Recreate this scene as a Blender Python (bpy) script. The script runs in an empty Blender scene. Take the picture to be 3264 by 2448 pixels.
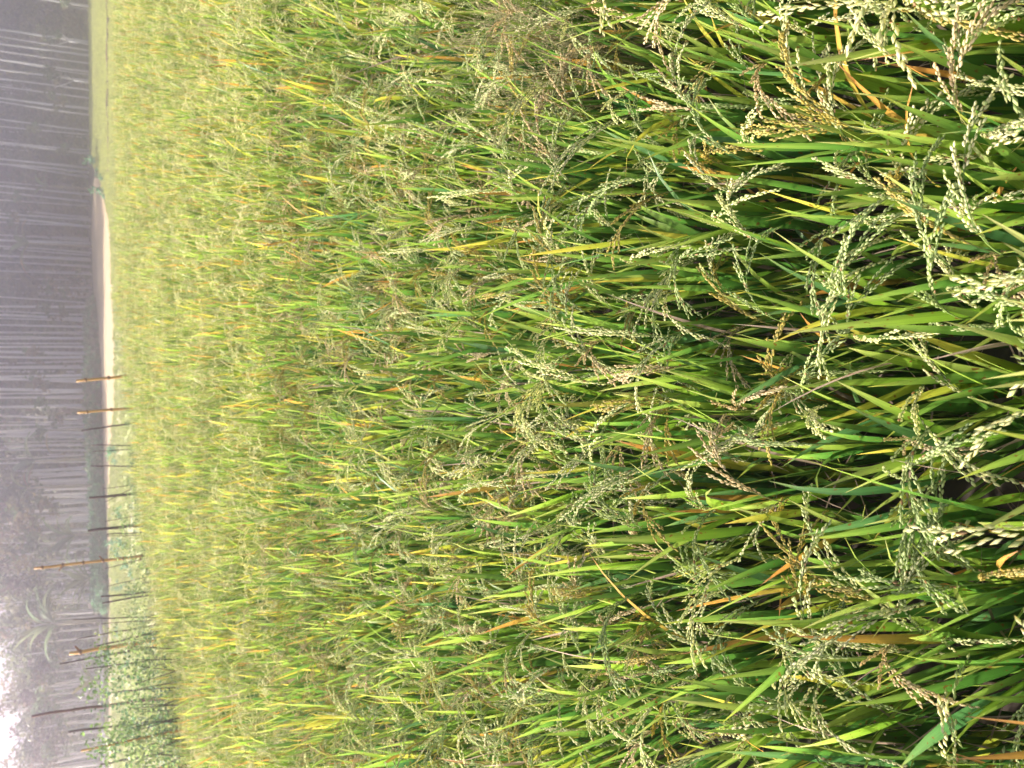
import bpy, math, random
import numpy as np
from mathutils import Vector, Matrix

S = bpy.context.scene
C = S.collection
rad = math.radians

# ------------------------------------------------------------------ camera
# The photograph was taken with the camera held on its side: world up points to the left of the picture.
FPX = 2960.0
HOR = 216.0                                  # picture column (of 3264) of the horizon
PITCH = math.atan((1632 - HOR) / FPX)
CAM = Vector((0, 0, 1.87))
Fv = Vector((0, math.cos(PITCH), -math.sin(PITCH)))
Rv = Vector((1, 0, 0))
Uv = Vector((0, math.sin(PITCH), math.cos(PITCH)))
cam = bpy.data.cameras.new('camera')
cam.sensor_width = 36
cam.lens = 36 * FPX / 3264
cam.clip_start = 0.05
cam.clip_end = 2000
cam.dof.use_dof = True
cam.dof.focus_distance = 1.8
cam.dof.aperture_fstop = 8.5
camo = bpy.data.objects.new('camera', cam)
C.objects.link(camo)
X, Y, Z = -Uv, Rv, -Fv                        # camera axes in the world: local x looks down, local y to the right
camo.matrix_world = Matrix(((X.x, Y.x, Z.x, CAM.x), (X.y, Y.y, Z.y, CAM.y), (X.z, Y.z, Z.z, CAM.z), (0, 0, 0, 1)))
S.camera = camo

# ------------------------------------------------------------------ light
SUN_AZ, SUN_EL = rad(-57), rad(41)            # azimuth from +y, clockwise seen from above
w = bpy.data.worlds.new('World')
S.world = w
w.use_nodes = True
nt = w.node_tree
sky = nt.nodes.new('ShaderNodeTexSky')
sky.sky_type = 'NISHITA'
sky.sun_disc = False
sky.sun_elevation = SUN_EL
sky.sun_rotation = SUN_AZ
sky.air_density = 1.0
sky.dust_density = 7.0
sky.ozone_density = 1.0
nt.links.new(sky.outputs[0], nt.nodes['Background'].inputs[0])
nt.nodes['Background'].inputs[1].default_value = 0.115
sl = bpy.data.lights.new('sun', 'SUN')
sl.energy = 5.0
sl.angle = rad(1.2)
sl.color = (1.0, 0.93, 0.82)
so = bpy.data.objects.new('sun', sl)
C.objects.link(so)
sd = Vector((math.sin(SUN_AZ) * math.cos(SUN_EL), math.cos(SUN_AZ) * math.cos(SUN_EL), math.sin(SUN_EL)))
so.rotation_euler = sd.to_track_quat('Z', 'Y').to_euler()
S.view_settings.view_transform = 'Standard'
S.view_settings.look = 'None'
S.view_settings.exposure = 1.3
S.view_settings.gamma = 1
S.view_settings.use_curve_mapping = False
S.cycles.max_bounces = 8
S.cycles.diffuse_bounces = 3
S.cycles.glossy_bounces = 2
S.cycles.transmission_bounces = 4
S.cycles.transparent_max_bounces = 4
S.cycles.volume_bounces = 1
S.cycles.caustics_reflective = False
S.cycles.caustics_refractive = False

R = random.Random(7)
NR = np.random.default_rng(7)


# ------------------------------------------------------------------ helpers
def ray(px, py):
    return (Fv * FPX + Rv * (1224 - py) + Uv * (1632 - px)).normalized()


def on_plane(px, py, z=0.0):
    d = ray(px, py)
    return CAM + d * ((z - CAM.z) / d.z)


def at_depth(px, py, dist):
    d = ray(px, py)
    return CAM + d * (dist / d.y)


def project(p):
    v = Vector(p) - CAM
    f = v.dot(Fv)
    return 1632 - v.dot(Uv) / f * FPX, 1224 - v.dot(Rv) / f * FPX, f


def tag(o, label=None, cat=None, group=None, kind=None):
    if label:
        o['label'] = label
    if cat:
        o['category'] = cat
    if group:
        o['group'] = group
    if kind:
        o['kind'] = kind
    return o


def empty(name, loc=(0, 0, 0), rz=0.0):
    o = bpy.data.objects.new(name, None)
    o.empty_display_size = 0.05
    C.objects.link(o)
    o.location = loc
    o.rotation_euler = (0, 0, rz)
    return o


def link(name, me, parent=None, mat4=None):
    o = bpy.data.objects.new(name, me)
    C.objects.link(o)
    if parent:
        o.parent = parent
    if mat4 is not None:
        o.matrix_basis = mat4
    return o


class MB:
    """collects triangles and quads with a colour per vertex"""

    def __init__(s):
        s.v, s.f, s.c, s.uv, s.n = [], [], [], [], 0

    def add(s, verts, faces, cols, uvs=None):
        verts = np.asarray(verts, float).reshape(-1, 3)
        k = len(verts)
        cols = np.asarray(cols, float)
        if cols.ndim == 1:
            cols = np.tile(cols, (k, 1))
        s.v.append(verts)
        s.c.append(cols)
        s.uv.append(np.zeros((k, 2)) if uvs is None else np.asarray(uvs, float))
        n = s.n
        s.f.extend(tuple(i + n for i in f) for f in faces)
        s.n += k

    def merge(s, other, m=None):
        """other: a packed tuple (verts, faces, cols, uvs)"""
        v, f, c, uv = other
        if m is not None:
            a = np.array(m)
            v = v @ a[:3, :3].T + a[:3, 3]
        s.add(v, f, c, uv)

    def pack(s):
        return np.concatenate(s.v), s.f, np.concatenate(s.c), np.concatenate(s.uv)

    def mesh(s, name, mat, smooth=True):
        v, f, c, uv = s.pack()
        me = bpy.data.meshes.new(name)
        me.from_pydata(v.tolist(), [], f)
        a = me.attributes.new('Col', 'FLOAT_COLOR', 'POINT')
        a.data.foreach_set('color', np.hstack([c, np.ones((len(c), 1))]).astype(np.float32).ravel())
        u = me.attributes.new('TexUV', 'FLOAT2', 'POINT')
        u.data.foreach_set('vector', uv.astype(np.float32).ravel())
        me.materials.append(mat)
        if smooth:
            me.polygons.foreach_set('use_smooth', np.ones(len(me.polygons), bool))
        me.update()
        return me


def tube(mb, pts, radii, col, sides=5, cap=True):
    pts = [Vector(p) for p in pts]
    n = len(pts)
    verts, cols = [], []
    ref = Vector((0.3, 0.9, 0.1))
    for i, p in enumerate(pts):
        d = (pts[min(i + 1, n - 1)] - pts[max(i - 1, 0)]).normalized()
        a = d.cross(ref)
        if a.length < 1e-3:
            a = d.cross(Vector((1, 0, 0)))
        a.normalize()
        b = d.cross(a)
        for k in range(sides):
            t = 2 * math.pi * k / sides
            verts.append(p + (a * math.cos(t) + b * math.sin(t)) * radii[i])
            cols.append(col[i] if isinstance(col, list) else col)
    faces = []
    for i in range(n - 1):
        for k in range(sides):
            k2 = (k + 1) % sides
            faces.append((i * sides + k, i * sides + k2, (i + 1) * sides + k2, (i + 1) * sides + k))
    if cap:
        faces.append(tuple(range(sides))[::-1])
        faces.append(tuple((n - 1) * sides + k for k in range(sides)))
    mb.add([tuple(v) for v in verts], faces, np.array(cols))


def lerp(a, b, t):
    return a + (b - a) * t


# ------------------------------------------------------------------ materials
def mat_new(name):
    m = bpy.data.materials.new(name)
    m.use_nodes = True
    n = m.node_tree
    n.nodes.clear()
    return m, n, n.nodes.new('ShaderNodeOutputMaterial')


def leaf_material(name, translucent=0.35, gloss=0.35, rough=0.45, spots=0.0, vary=0.25, veins=0.0):
    m, n, out = mat_new(name)
    N, L = n.nodes.new, n.links.new
    col = N('ShaderNodeAttribute'); col.attribute_name = 'Col'
    uv = N('ShaderNodeAttribute'); uv.attribute_name = 'TexUV'
    inf = N('ShaderNodeObjectInfo')
    hsv = N('ShaderNodeHueSaturation')
    mr = N('ShaderNodeMapRange'); mr.inputs['To Min'].default_value = 1 - vary; mr.inputs['To Max'].default_value = 1 + vary
    L(inf.outputs['Random'], mr.inputs['Value'])
    L(mr.outputs[0], hsv.inputs['Value'])
    L(col.outputs['Color'], hsv.inputs['Color'])
    last = hsv.outputs[0]
    if veins:
        sep = N('ShaderNodeSeparateXYZ'); L(uv.outputs['Vector'], sep.inputs[0])
        com = N('ShaderNodeCombineXYZ')
        mu = N('ShaderNodeMath'); mu.operation = 'MULTIPLY'; mu.inputs[1].default_value = 14.0
        L(sep.outputs[0], mu.inputs[0]); L(mu.outputs[0], com.inputs[0]); L(inf.outputs['Random'], com.inputs[2])
        mv = N('ShaderNodeMath'); mv.operation = 'MULTIPLY'; mv.inputs[1].default_value = 6.0
        L(sep.outputs[1], mv.inputs[0]); L(mv.outputs[0], com.inputs[1])
        no = N('ShaderNodeTexNoise'); no.inputs['Scale'].default_value = 1.0; no.inputs['Detail'].default_value = 2
        L(com.outputs[0], no.inputs['Vector'])
        mr2 = N('ShaderNodeMapRange'); mr2.inputs['From Min'].default_value = .3; mr2.inputs['From Max'].default_value = .7
        mr2.inputs['To Min'].default_value = 1 - veins; mr2.inputs['To Max'].default_value = 1 + veins
        L(no.outputs['Fac'], mr2.inputs['Value'])
        h2 = N('ShaderNodeHueSaturation'); L(mr2.outputs[0], h2.inputs['Value']); L(last, h2.inputs['Color'])
        last = h2.outputs[0]
    if spots:
        com = N('ShaderNodeVectorMath'); com.operation = 'MULTIPLY'; com.inputs[1].default_value = (2.2, 70, 1)
        L(uv.outputs['Vector'], com.inputs[0])
        ad = N('ShaderNodeVectorMath'); ad.operation = 'ADD'
        sc = N('ShaderNodeMath'); sc.operation = 'MULTIPLY'; sc.inputs[1].default_value = 91.0
        L(inf.outputs['Random'], sc.inputs[0]); L(com.outputs[0], ad.inputs[0]); L(sc.outputs[0], ad.inputs[1])
        no = N('ShaderNodeTexNoise'); no.inputs['Scale'].default_value = 1.0; no.inputs['Detail'].default_value = 1
        L(ad.outputs[0], no.inputs['Vector'])
        mr3 = N('ShaderNodeMapRange'); mr3.inputs['From Min'].default_value = .665; mr3.inputs['From Max'].default_value = .73
        mr3.inputs['To Max'].default_value = spots
        L(no.outputs['Fac'], mr3.inputs['Value'])
        mx = N('ShaderNodeMixRGB'); mx.inputs['Color2'].default_value = (0.16, 0.05, 0.012, 1)
        L(mr3.outputs[0], mx.inputs['Fac']); L(last, mx.inputs['Color1'])
        last = mx.outputs[0]
    p = N('ShaderNodeBsdfPrincipled')
    p.inputs['Roughness'].default_value = rough
    p.inputs['Specular IOR Level'].default_value = gloss
    L(last, p.inputs['Base Color'])
    tr = N('ShaderNodeBsdfTranslucent')
    h3 = N('ShaderNodeHueSaturation'); h3.inputs['Saturation'].default_value = 1.0; h3.inputs['Value'].default_value = 1.5
    L(last, h3.inputs['Color']); L(h3.outputs[0], tr.inputs['Color'])
    mix = N('ShaderNodeMixShader'); mix.inputs[0].default_value = translucent
    L(p.outputs[0], mix.inputs[1]); L(tr.outputs[0], mix.inputs[2])
    L(mix.outputs[0], out.inputs['Surface'])
    return m


def solid_material(name, c1, c2, scale, rough=0.85, bump=0.3, c3=None, stretch=(1, 1, 1), scale3=None, detail=6, coord='Object', vcol=False):
    m, n, out = mat_new(name)
    N, L = n.nodes.new, n.links.new
    tc = N('ShaderNodeTexCoord')
    mp = N('ShaderNodeMapping'); mp.inputs['Scale'].default_value = stretch
    L(tc.outputs[coord], mp.inputs[0])
    no = N('ShaderNodeTexNoise'); no.inputs['Scale'].default_value = scale; no.inputs['Detail'].default_value = detail
    L(mp.outputs[0], no.inputs['Vector'])
    mr = N('ShaderNodeMapRange'); mr.inputs['From Min'].default_value = .33; mr.inputs['From Max'].default_value = .67
    L(no.outputs['Fac'], mr.inputs['Value'])
    mx = N('ShaderNodeMixRGB'); mx.inputs['Color1'].default_value = (*c1, 1); mx.inputs['Color2'].default_value = (*c2, 1)
    L(mr.outputs[0], mx.inputs['Fac'])
    last = mx.outputs[0]
    if c3:
        n3 = N('ShaderNodeTexNoise'); n3.inputs['Scale'].default_value = scale3 or scale * .13; n3.inputs['Detail'].default_value = 3
        L(mp.outputs[0], n3.inputs['Vector'])
        m3 = N('ShaderNodeMapRange'); m3.inputs['From Min'].default_value = .45; m3.inputs['From Max'].default_value = .62
        L(n3.outputs['Fac'], m3.inputs['Value'])
        x3 = N('ShaderNodeMixRGB'); x3.inputs['Color2'].default_value = (*c3, 1)
        L(m3.outputs[0], x3.inputs['Fac']); L(last, x3.inputs['Color1'])
        last = x3.outputs[0]
    if vcol:
        at = N('ShaderNodeAttribute'); at.attribute_name = 'Col'
        x4 = N('ShaderNodeMixRGB'); x4.blend_type = 'MULTIPLY'; x4.inputs['Fac'].default_value = 1
        L(last, x4.inputs['Color1']); L(at.outputs['Color'], x4.inputs['Color2'])
        last = x4.outputs[0]
    p = N('ShaderNodeBsdfPrincipled'); p.inputs['Roughness'].default_value = rough
    p.inputs['Specular IOR Level'].default_value = .25
    L(last, p.inputs['Base Color'])
    if bump:
        b = N('ShaderNodeBump'); b.inputs['Strength'].default_value = bump; b.inputs['Distance'].default_value = .02
        L(no.outputs['Fac'], b.inputs['Height']); L(b.outputs[0], p.inputs['Normal'])
    L(p.outputs[0], out.inputs['Surface'])
    return m


M_LEAF = leaf_material('rice_leaf', .42, .35, .42, spots=.8, vary=.2, veins=.13)
M_GRAIN = leaf_material('rice_grain', .38, .14, .55, vary=.14)
M_STEM = leaf_material('rice_stem', .15, .3, .5, vary=.2)
M_DRY = leaf_material('dry_leaf', .2, .15, .7, vary=.3)
M_CROWN = leaf_material('tree_leaf', .3, .25, .5, vary=.25)
M_WEED = leaf_material('weed_leaf', .4, .3, .45, vary=.2)
M_BANANA = leaf_material('banana_leaf', .35, .3, .45, vary=.15, veins=.12)
M_GRASS = leaf_material('grass_blade', .35, .2, .55, vary=.25)
M_SOIL = solid_material('paddy_soil', (.035, .026, .022), (.085, .062, .05), 9, c3=(.05, .05, .03), scale3=1.2)
M_EARTH = solid_material('bare_earth', (.33, .24, .14), (.47, .35, .22), 2.4, c3=(.38, .30, .20), scale3=.25, stretch=(.5, 1.2, 1))
M_MEADOW = solid_material('meadow_ground', (.26, .30, .10), (.36, .37, .16), 1.6, c3=(.37, .33, .22), scale3=.16)
M_YOUNG = solid_material('young_field', (.30, .33, .10), (.37, .38, .14), .9, c3=(.40, .39, .18), scale3=.12, stretch=(.25, 1.6, 1))
M_LITTER = solid_material('forest_litter', (.05, .035, .028), (.11, .075, .055), 3)
M_BARK = solid_material('pale_bark', (.66, .64, .64), (.80, .78, .79), 2.2, stretch=(1, 1, .35), c3=(.48, .45, .45), scale3=1.1, vcol=True)
M_BAMBOO = solid_material('yellow_bamboo', (.55, .26, .05), (.68, .38, .10), 4, rough=.45, bump=.05, stretch=(1, 1, .3), vcol=True)
M_WOOD = solid_material('dark_stake', (.05, .032, .028), (.11, .07, .06), 7, stretch=(1, 1, .2), vcol=True)
M_WALL = solid_material('weathered_log', (.50, .47, .50), (.70, .67, .70), 1.5, c3=(.2, .18, .2), scale3=.7)

# ------------------------------------------------------------------ ground
def sheet(name, pts, z, mat, rough_edge=0.0, sub=1):
    """flat sheet from a closed outline; the outline is broken up a little"""
    P = []
    n = len(pts)
    for i in range(n):
        a, b = Vector(pts[i]), Vector(pts[(i + 1) % n])
        for k in range(sub):
            q = a.lerp(b, k / sub)
            if k:
                q += Vector((R.uniform(-1, 1), R.uniform(-1, 1))) * rough_edge
            P.append((q.x, q.y, z))
    me = bpy.data.meshes.new(name)
    me.from_pydata(P, [], [tuple(range(len(P)))])
    me.materials.append(mat)
    me.update()
    o = link(name, me)
    o['kind'] = 'structure'
    return o


sheet('ground', [(-250, -60), (250, -60), (250, 330), (-250, 330)], 0, M_SOIL)


def gp(px, py, z=0):
    p = on_plane(px, py, z)
    return (p.x, p.y)


# far edge of the ripe rice, read where its canopy ends
CAN = .86
EDGE = [gp(x, y, CAN) for x, y in [(600, 3300), (548, 2448), (508, 2224), (482, 2037), (464, 1770), (434, 1573), (420, 1348), (402, 1200), (372, 1000), (356, 700), (353, 400), (350, 0), (348, -700)]]
ex = np.array([p[0] for p in EDGE]); ey = np.array([p[1] for p in EDGE])


def edge_y(x):
    return float(np.interp(x, ex, ey))


meadow = [(-30, 9)] + [(x, edge_y(x) + .9) for x in (-8, -4, -2, 0, 3, 6, 9)] + [(12, 36), (9, 52), (4, 58), (-8, 66), (-30, 68)]
sheet('meadow', meadow, .004, M_MEADOW, .25, 4)
young = [(6, edge_y(6) + 1.4), (20, edge_y(20) + 1.4), (60, 28), (60, 100), (40, 100), gp(288, 300), gp(289, 470), gp(297, 520), gp(308, 540), gp(320, 580), gp(340, 620), gp(352, 760), gp(357, 1000)]
sheet('mown_field', young, .008, M_YOUNG, .3, 3)
earth = [gp(x, y, 0) for x, y in [(311, 520), (325, 575), (332, 640), (352, 690), (360, 800), (364, 1000), (368, 1200), (368, 1290), (354, 1450), (350, 1600), (355, 1900), (362, 2448), (368, 3000), (352, 3000), (349, 2448), (344, 1900), (334, 1640), (328, 1500), (321, 1200), (304, 1000), (294, 850), (291, 720), (298, 600)]]
sheet('dirt_road', earth, .012, M_EARTH, .18, 3)
litter = [gp(289, -300), gp(287, 200), gp(287, 560), gp(289, 720), gp(293, 850), gp(302, 1000), gp(318, 1200), gp(325, 1500), gp(338, 1800), gp(344, 2448), gp(352, 3200), (-70, 60), (-120, 230), (160, 230), (110, 95)]
sheet('forest_floor', litter, .016, M_LITTER, .3, 2)
# ------------------------------------------------------------------ rice: leaves
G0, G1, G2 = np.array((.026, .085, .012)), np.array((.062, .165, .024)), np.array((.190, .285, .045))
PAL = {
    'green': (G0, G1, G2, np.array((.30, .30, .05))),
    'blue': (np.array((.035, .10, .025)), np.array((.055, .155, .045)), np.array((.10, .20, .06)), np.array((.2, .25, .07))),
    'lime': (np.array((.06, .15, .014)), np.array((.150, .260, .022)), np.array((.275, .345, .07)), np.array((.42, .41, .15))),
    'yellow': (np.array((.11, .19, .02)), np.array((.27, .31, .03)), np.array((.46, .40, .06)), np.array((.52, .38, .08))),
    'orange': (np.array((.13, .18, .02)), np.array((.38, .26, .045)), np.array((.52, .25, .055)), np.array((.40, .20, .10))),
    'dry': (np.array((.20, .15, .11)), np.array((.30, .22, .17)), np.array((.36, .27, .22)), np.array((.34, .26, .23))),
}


def leaf_pack(rng, L, W, tilt, bend, cls, n=8, twist=0.0, fold=.28):
    """a grass blade that starts at the origin, leans towards +x by tilt and bends further by bend"""
    mb = MB()
    pal = PAL[cls]
    verts, cols, uvs = [], [], []
    p = Vector((0, 0, 0))
    ph = rng.uniform(0, 6)
    kink = rng.uniform(.45, .85)
    wav = rng.uniform(.0, .06)
    late = rng.random() < .6
    for i in range(n):
        t = i / (n - 1)
        a = tilt + bend * (t ** 2.2 if late else t)
        d = Vector((math.sin(a), 0, math.cos(a)))
        if i:
            p = p + d * (L / (n - 1))
        prof = min(1, .45 + t * 2.6) * max(0.015, 1 - max(0, (t - .35) / .65) ** 2.0)
        hw = W * .5 * prof
        tw = twist * t + .15 * math.sin(ph + 4 * t)
        side = Vector((0, 1, 0))
        nor = Vector((-d.z, 0, d.x))
        s2 = side * math.cos(tw) + nor * math.sin(tw)
        n2 = nor * math.cos(tw) - side * math.sin(tw)
        c = p + side * (wav * L * math.sin(ph + 3 * t) * t * .5)
        k = fold * hw
        verts += [tuple(c - s2 * hw + n2 * k), tuple(c), tuple(c + s2 * hw + n2 * k)]
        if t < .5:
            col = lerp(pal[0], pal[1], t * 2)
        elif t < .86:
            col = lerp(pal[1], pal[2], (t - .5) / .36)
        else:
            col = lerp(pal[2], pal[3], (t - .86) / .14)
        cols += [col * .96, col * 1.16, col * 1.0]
        uvs += [(0, t * L), (.5, t * L), (1, t * L)]
    f = []
    for i in range(n - 1):
        b = i * 3
        f += [(b, b + 1, b + 4, b + 3), (b + 1, b + 2, b + 5, b + 4)]
    mb.add(verts, f, np.array(cols), uvs)
    return mb.pack()


def pick_cls(rng, low=False):
    r = rng.random()
    if low:
        return 'green' if r < .56 else 'blue' if r < .64 else 'yellow' if r < .76 else 'orange' if r < .84 else 'dry'
    return 'green' if r < .38 else 'lime' if r < .73 else 'blue' if r < .81 else 'yellow' if r < .875 else 'orange' if r < .91 else 'green' if r < .97 else 'dry'


LEAVES = {}                                   # class -> list of (pack, mesh)
rl = random.Random(11)
for cls, k in (('green', 14), ('lime', 12), ('blue', 5), ('yellow', 8), ('orange', 6), ('dry', 4)):
    LEAVES[cls] = []
    for i in range(k):
        L = rl.uniform(.30, .46)
        b = rl.choice([.04, .08, .12, .18, .25, .35, .5, .9]) * rl.uniform(.7, 1.2)
        pk = leaf_pack(rl, L, rl.uniform(.0150, .0215) * (.45 if cls == 'dry' else 1), 0, b, cls, twist=rl.uniform(-.35, .35), fold=.2)
        mb = MB(); mb.merge(pk)
        LEAVES[cls].append((pk, mb.mesh('leaf', M_LEAF)))


# ------------------------------------------------------------------ rice: panicles
def grain_pack(rng, L, r, sides, rings):
    prof = [(0.0, 0.12), (.2, .72), (.5, 1.0), (.8, .66), (1.0, .1)] if rings == 5 else [(0, .15), (.45, 1), (1, .1)]
    verts = []
    for z, q in prof:
        for k in range(sides):
            t = 2 * math.pi * k / sides
            verts.append((math.cos(t) * r * q * 1.15, math.sin(t) * r * q * .8, z * L))
    f = []
    for i in range(len(prof) - 1):
        for k in range(sides):
            k2 = (k + 1) % sides
            f.append((i * sides + k, i * sides + k2, (i + 1) * sides + k2, (i + 1) * sides + k))
    return np.array(verts), f


GCOL = {
    'green': [(.34, .42, .18), (.43, .49, .23), (.52, .56, .30)],
    'cream': [(.60, .61, .33), (.66, .65, .37), (.72, .69, .46), (.50, .55, .27)],
    'gold': [(.40, .34, .08), (.46, .38, .10), (.50, .42, .16)],
    'tan': [(.54, .44, .26), (.60, .50, .31), (.62, .54, .35)],
}


def frame(d, roll):
    d = d.normalized()
    a = d.orthogonal().normalized()
    b = d.cross(a)
    x = a * math.cos(roll) + b * math.sin(roll)
    y = d.cross(x)
    return np.array((x, y, d)).T


def panicle_packs(rng, cls, detail):
    """(rachis pack, grains pack); the panicle starts at the origin, rises and arches towards +x"""
    st, gr = MB(), MB()
    L = rng.uniform(.18, .25)
    th0, th1 = rng.uniform(.05, .3), rng.choice([1.3, 1.8, 2.2, 2.6, 2.9]) * rng.uniform(.85, 1.1)
    n = 12
    pts, dirs = [Vector((0, 0, 0))], []
    sw = rng.uniform(-.35, .35)
    for i in range(n):
        t = (i + .5) / n
        a = lerp(th0, th1, t ** 1.25)
        d = Vector((math.sin(a), sw * t, math.cos(a))).normalized()
        dirs.append(d)
        pts.append(pts[-1] + d * (L / n))
    dirs.append(dirs[-1])
    sg = np.array((.16, .24, .06)) if cls in ('green', 'cream') else np.array((.24, .25, .08))
    sides, rings = (6, 5) if detail == 2 else (4, 3) if detail == 1 else (3, 3)
    tube(st, pts, [.0011 * (1 - .6 * i / n) for i in range(n + 1)], sg, 4 if detail == 2 else 3, False)
    base = grain_pack(rng, .0080, .0018, sides, rings)
    nb = rng.randint(8, 10) if detail else rng.randint(6, 8)
    pal = GCOL[cls]
    for bi in range(nb):
        s = lerp(.10, .98, bi / (nb - 1)) * n
        i = min(int(s), n - 1)
        p0 = pts[i].lerp(pts[i + 1], s - i)
        d0 = dirs[i]
        ang = bi * 2.4 + rng.uniform(-.4, .4)
        fr = frame(d0, ang)
        out = Vector(fr[:, 0])
        dv = (d0 + out * rng.uniform(.07, .22)).normalized()
        bl = rng.uniform(.075, .125) * (1.05 - .45 * bi / nb)
        m = 6
        bp = [p0]
        bd = []
        for k in range(m):
            dv = (dv + Vector((0, 0, -1)) * .09 + d0 * .05 + Vector((rng.uniform(-1, 1), rng.uniform(-1, 1), rng.uniform(-1, 1))) * .04).normalized()
            bd.append(dv)
            bp.append(bp[-1] + dv * (bl / m))
        tube(st, bp, [.0006] * (m + 1), sg, 3, False)
        step = .0043 if detail else .0085
        cnt = int(bl * .86 / step)
        c0 = np.array(rng.choice(pal))
        for g in range(cnt):
            q = (.14 * bl + g * step) / bl * m
            k = min(int(q), m - 1)
            gp_ = bp[k].lerp(bp[k + 1], q - k)
            roll = g * 2.6 + rng.uniform(-.5, .5)
            fr2 = frame(bd[k], roll)
            gd = (bd[k] + Vector(fr2[:, 0]) * rng.uniform(.06, .24)).normalized()
            off = Vector(fr2[:, 0]) * .0012
            fm = frame(gd, rng.uniform(0, 6))
            sc = rng.uniform(.82, 1.12) * (1.0 if detail else 1.7)
            v = base[0] * sc @ fm.T + np.array(gp_ + off)
            col = lerp(c0, np.array(rng.choice(pal)), rng.random()) * rng.uniform(.88, 1.1)
            if rng.random() < .03:
                col = np.array((.40, .26, .14)) * rng.uniform(.6, 1.2)
            # the pointed tip of a husk is browner than its body
            cols = np.tile(col, (len(v), 1))
            cols[-sides:] *= np.array((.97, .85, .72))
            gr.add(v, base[1], cols)
    return st.pack(), gr.pack()


rp = random.Random(23)
PAN = []                                       # near panicles: (rachis mesh, grains mesh, class)
for i in range(16):
    cls = ['cream', 'green', 'cream', 'gold', 'cream', 'green', 'tan', 'cream'][i % 8]
    a, b = panicle_packs(rp, cls, 2)
    m1 = MB(); m1.merge(a)
    m2 = MB(); m2.merge(b)
    PAN.append((m1.mesh('panicle', M_STEM), m2.mesh('grains', M_GRAIN), cls))
PANMID = []
for i in range(10):
    cls = ['cream', 'green', 'cream', 'gold', 'tan'][i % 5]
    a, b = panicle_packs(rp, cls, 1)
    m1 = MB(); m1.merge(a); m1.merge(b)
    PANMID.append((m1.mesh('panicle', M_GRAIN), m1.pack()))
PANFAR = []
for i in range(8):
    cls = ['cream', 'green', 'cream', 'cream'][i % 4]
    a, b = panicle_packs(rp, cls, 0)
    m1 = MB(); m1.merge(b)
    PANFAR.append(m1.pack())


# ------------------------------------------------------------------ rice: one hill of plants
def hill_plan(rng, tillers=9, hs=1.0):
    """leaf, low-leaf, stem and panicle placements of one rice hill"""
    leaves, low, stems, pans = [], [], [], []
    for k in range(tillers):
        az = rng.uniform(0, 6.283)
        b = Vector((math.cos(az), math.sin(az), 0)) * rng.uniform(.0, .055)
        tl = rng.uniform(.03, .22)
        d = Vector((math.cos(az) * math.sin(tl), math.sin(az) * math.sin(tl), math.cos(tl)))
        h = rng.uniform(.50, .64) * hs
        haspan = rng.random() < .62
        top = b + d * (h + (rng.uniform(.06, .14) if haspan else 0))
        stems.append((b, top))
        for j, (at, lo, hi, t0, t1) in enumerate(((.22, .95, 1.1, .10, .42), (.50, .98, 1.15, .06, .30), (.78, .85, 1.1, .04, .26), (.97, .7, .98, .05, .34))):
            if j == 3 and rng.random() < .25:
                continue
            o = b + d * (h * at)
            la = rng.uniform(0, 6.283)
            m = Matrix.Translation(o) @ Matrix.Rotation(la, 4, 'Z') @ Matrix.Rotation(rng.uniform(t0, t1), 4, 'Y') @ Matrix.Rotation(rng.uniform(-1.5, 1.5), 4, 'Z') @ Matrix.Scale(rng.uniform(lo, hi), 4)
            (low if j == 0 else leaves).append((pick_cls(rng, j == 0), m))
        if haspan:
            m = Matrix.Translation(top) @ Matrix.Rotation(rng.uniform(0, 6.283), 4, 'Z') @ Matrix.Scale(rng.uniform(.85, 1.12), 4)
            pans.append(m)
    return leaves, low, stems, pans


def low_mesh(rng, low, stems, wisps):
    mb = MB()
    for cls, m in low:
        mb.merge(rng.choice(LEAVES[cls])[0], m)
    for b, t in stems:
        c = np.array((.09, .16, .03)) * rng.uniform(.7, 1.3)
        mid = b.lerp(t, .5)
        tube(mb, [b, mid, t], [.0028, .0024, .0013], c, 3, False)
    for k in range(wisps):                     # withered thread-thin leaves down in the stand
        az = rng.uniform(0, 6.283)
        o = Matrix.Translation(Vector((math.cos(az), math.sin(az), 0)) * rng.uniform(0, .08) + Vector((0, 0, rng.uniform(.1, .5)))) @ Matrix.Rotation(rng.uniform(0, 6.3), 4, 'Z') @ Matrix.Rotation(rng.uniform(.1, 1.5), 4, 'Y')
        mb.merge(leaf_pack(rng, rng.uniform(.18, .4), rng.uniform(.0022, .0055), 0, rng.uniform(-.8, 1.6), 'dry', 6, rng.uniform(-3, 3)), o)
    return mb


# templates for the farther hills (joined)
rt = random.Random(5)
FOLIAGE = []                                   # (foliage mesh, panicle matrices)
FARPK = []
for i in range(12):
    lv, lo, stm, pn = hill_plan(rt, 10)
    mb = low_mesh(rt, lo, stm, 5)
    for cls, m in lv:
        mb.merge(rt.choice(LEAVES[cls])[0], m)
    FOLIAGE.append((mb.mesh('foliage', M_LEAF), pn))
    mf = MB()
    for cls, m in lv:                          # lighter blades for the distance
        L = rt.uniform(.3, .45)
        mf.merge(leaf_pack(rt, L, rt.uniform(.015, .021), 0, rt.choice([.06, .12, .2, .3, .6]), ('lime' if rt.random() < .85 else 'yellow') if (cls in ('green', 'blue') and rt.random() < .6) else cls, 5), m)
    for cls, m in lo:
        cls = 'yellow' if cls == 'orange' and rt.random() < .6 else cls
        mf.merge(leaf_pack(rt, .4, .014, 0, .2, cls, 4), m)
    nl = mf.n
    for m in pn:
        mf.merge(rt.choice(PANFAR), m)
    FARPK.append((mf, nl))


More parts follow.
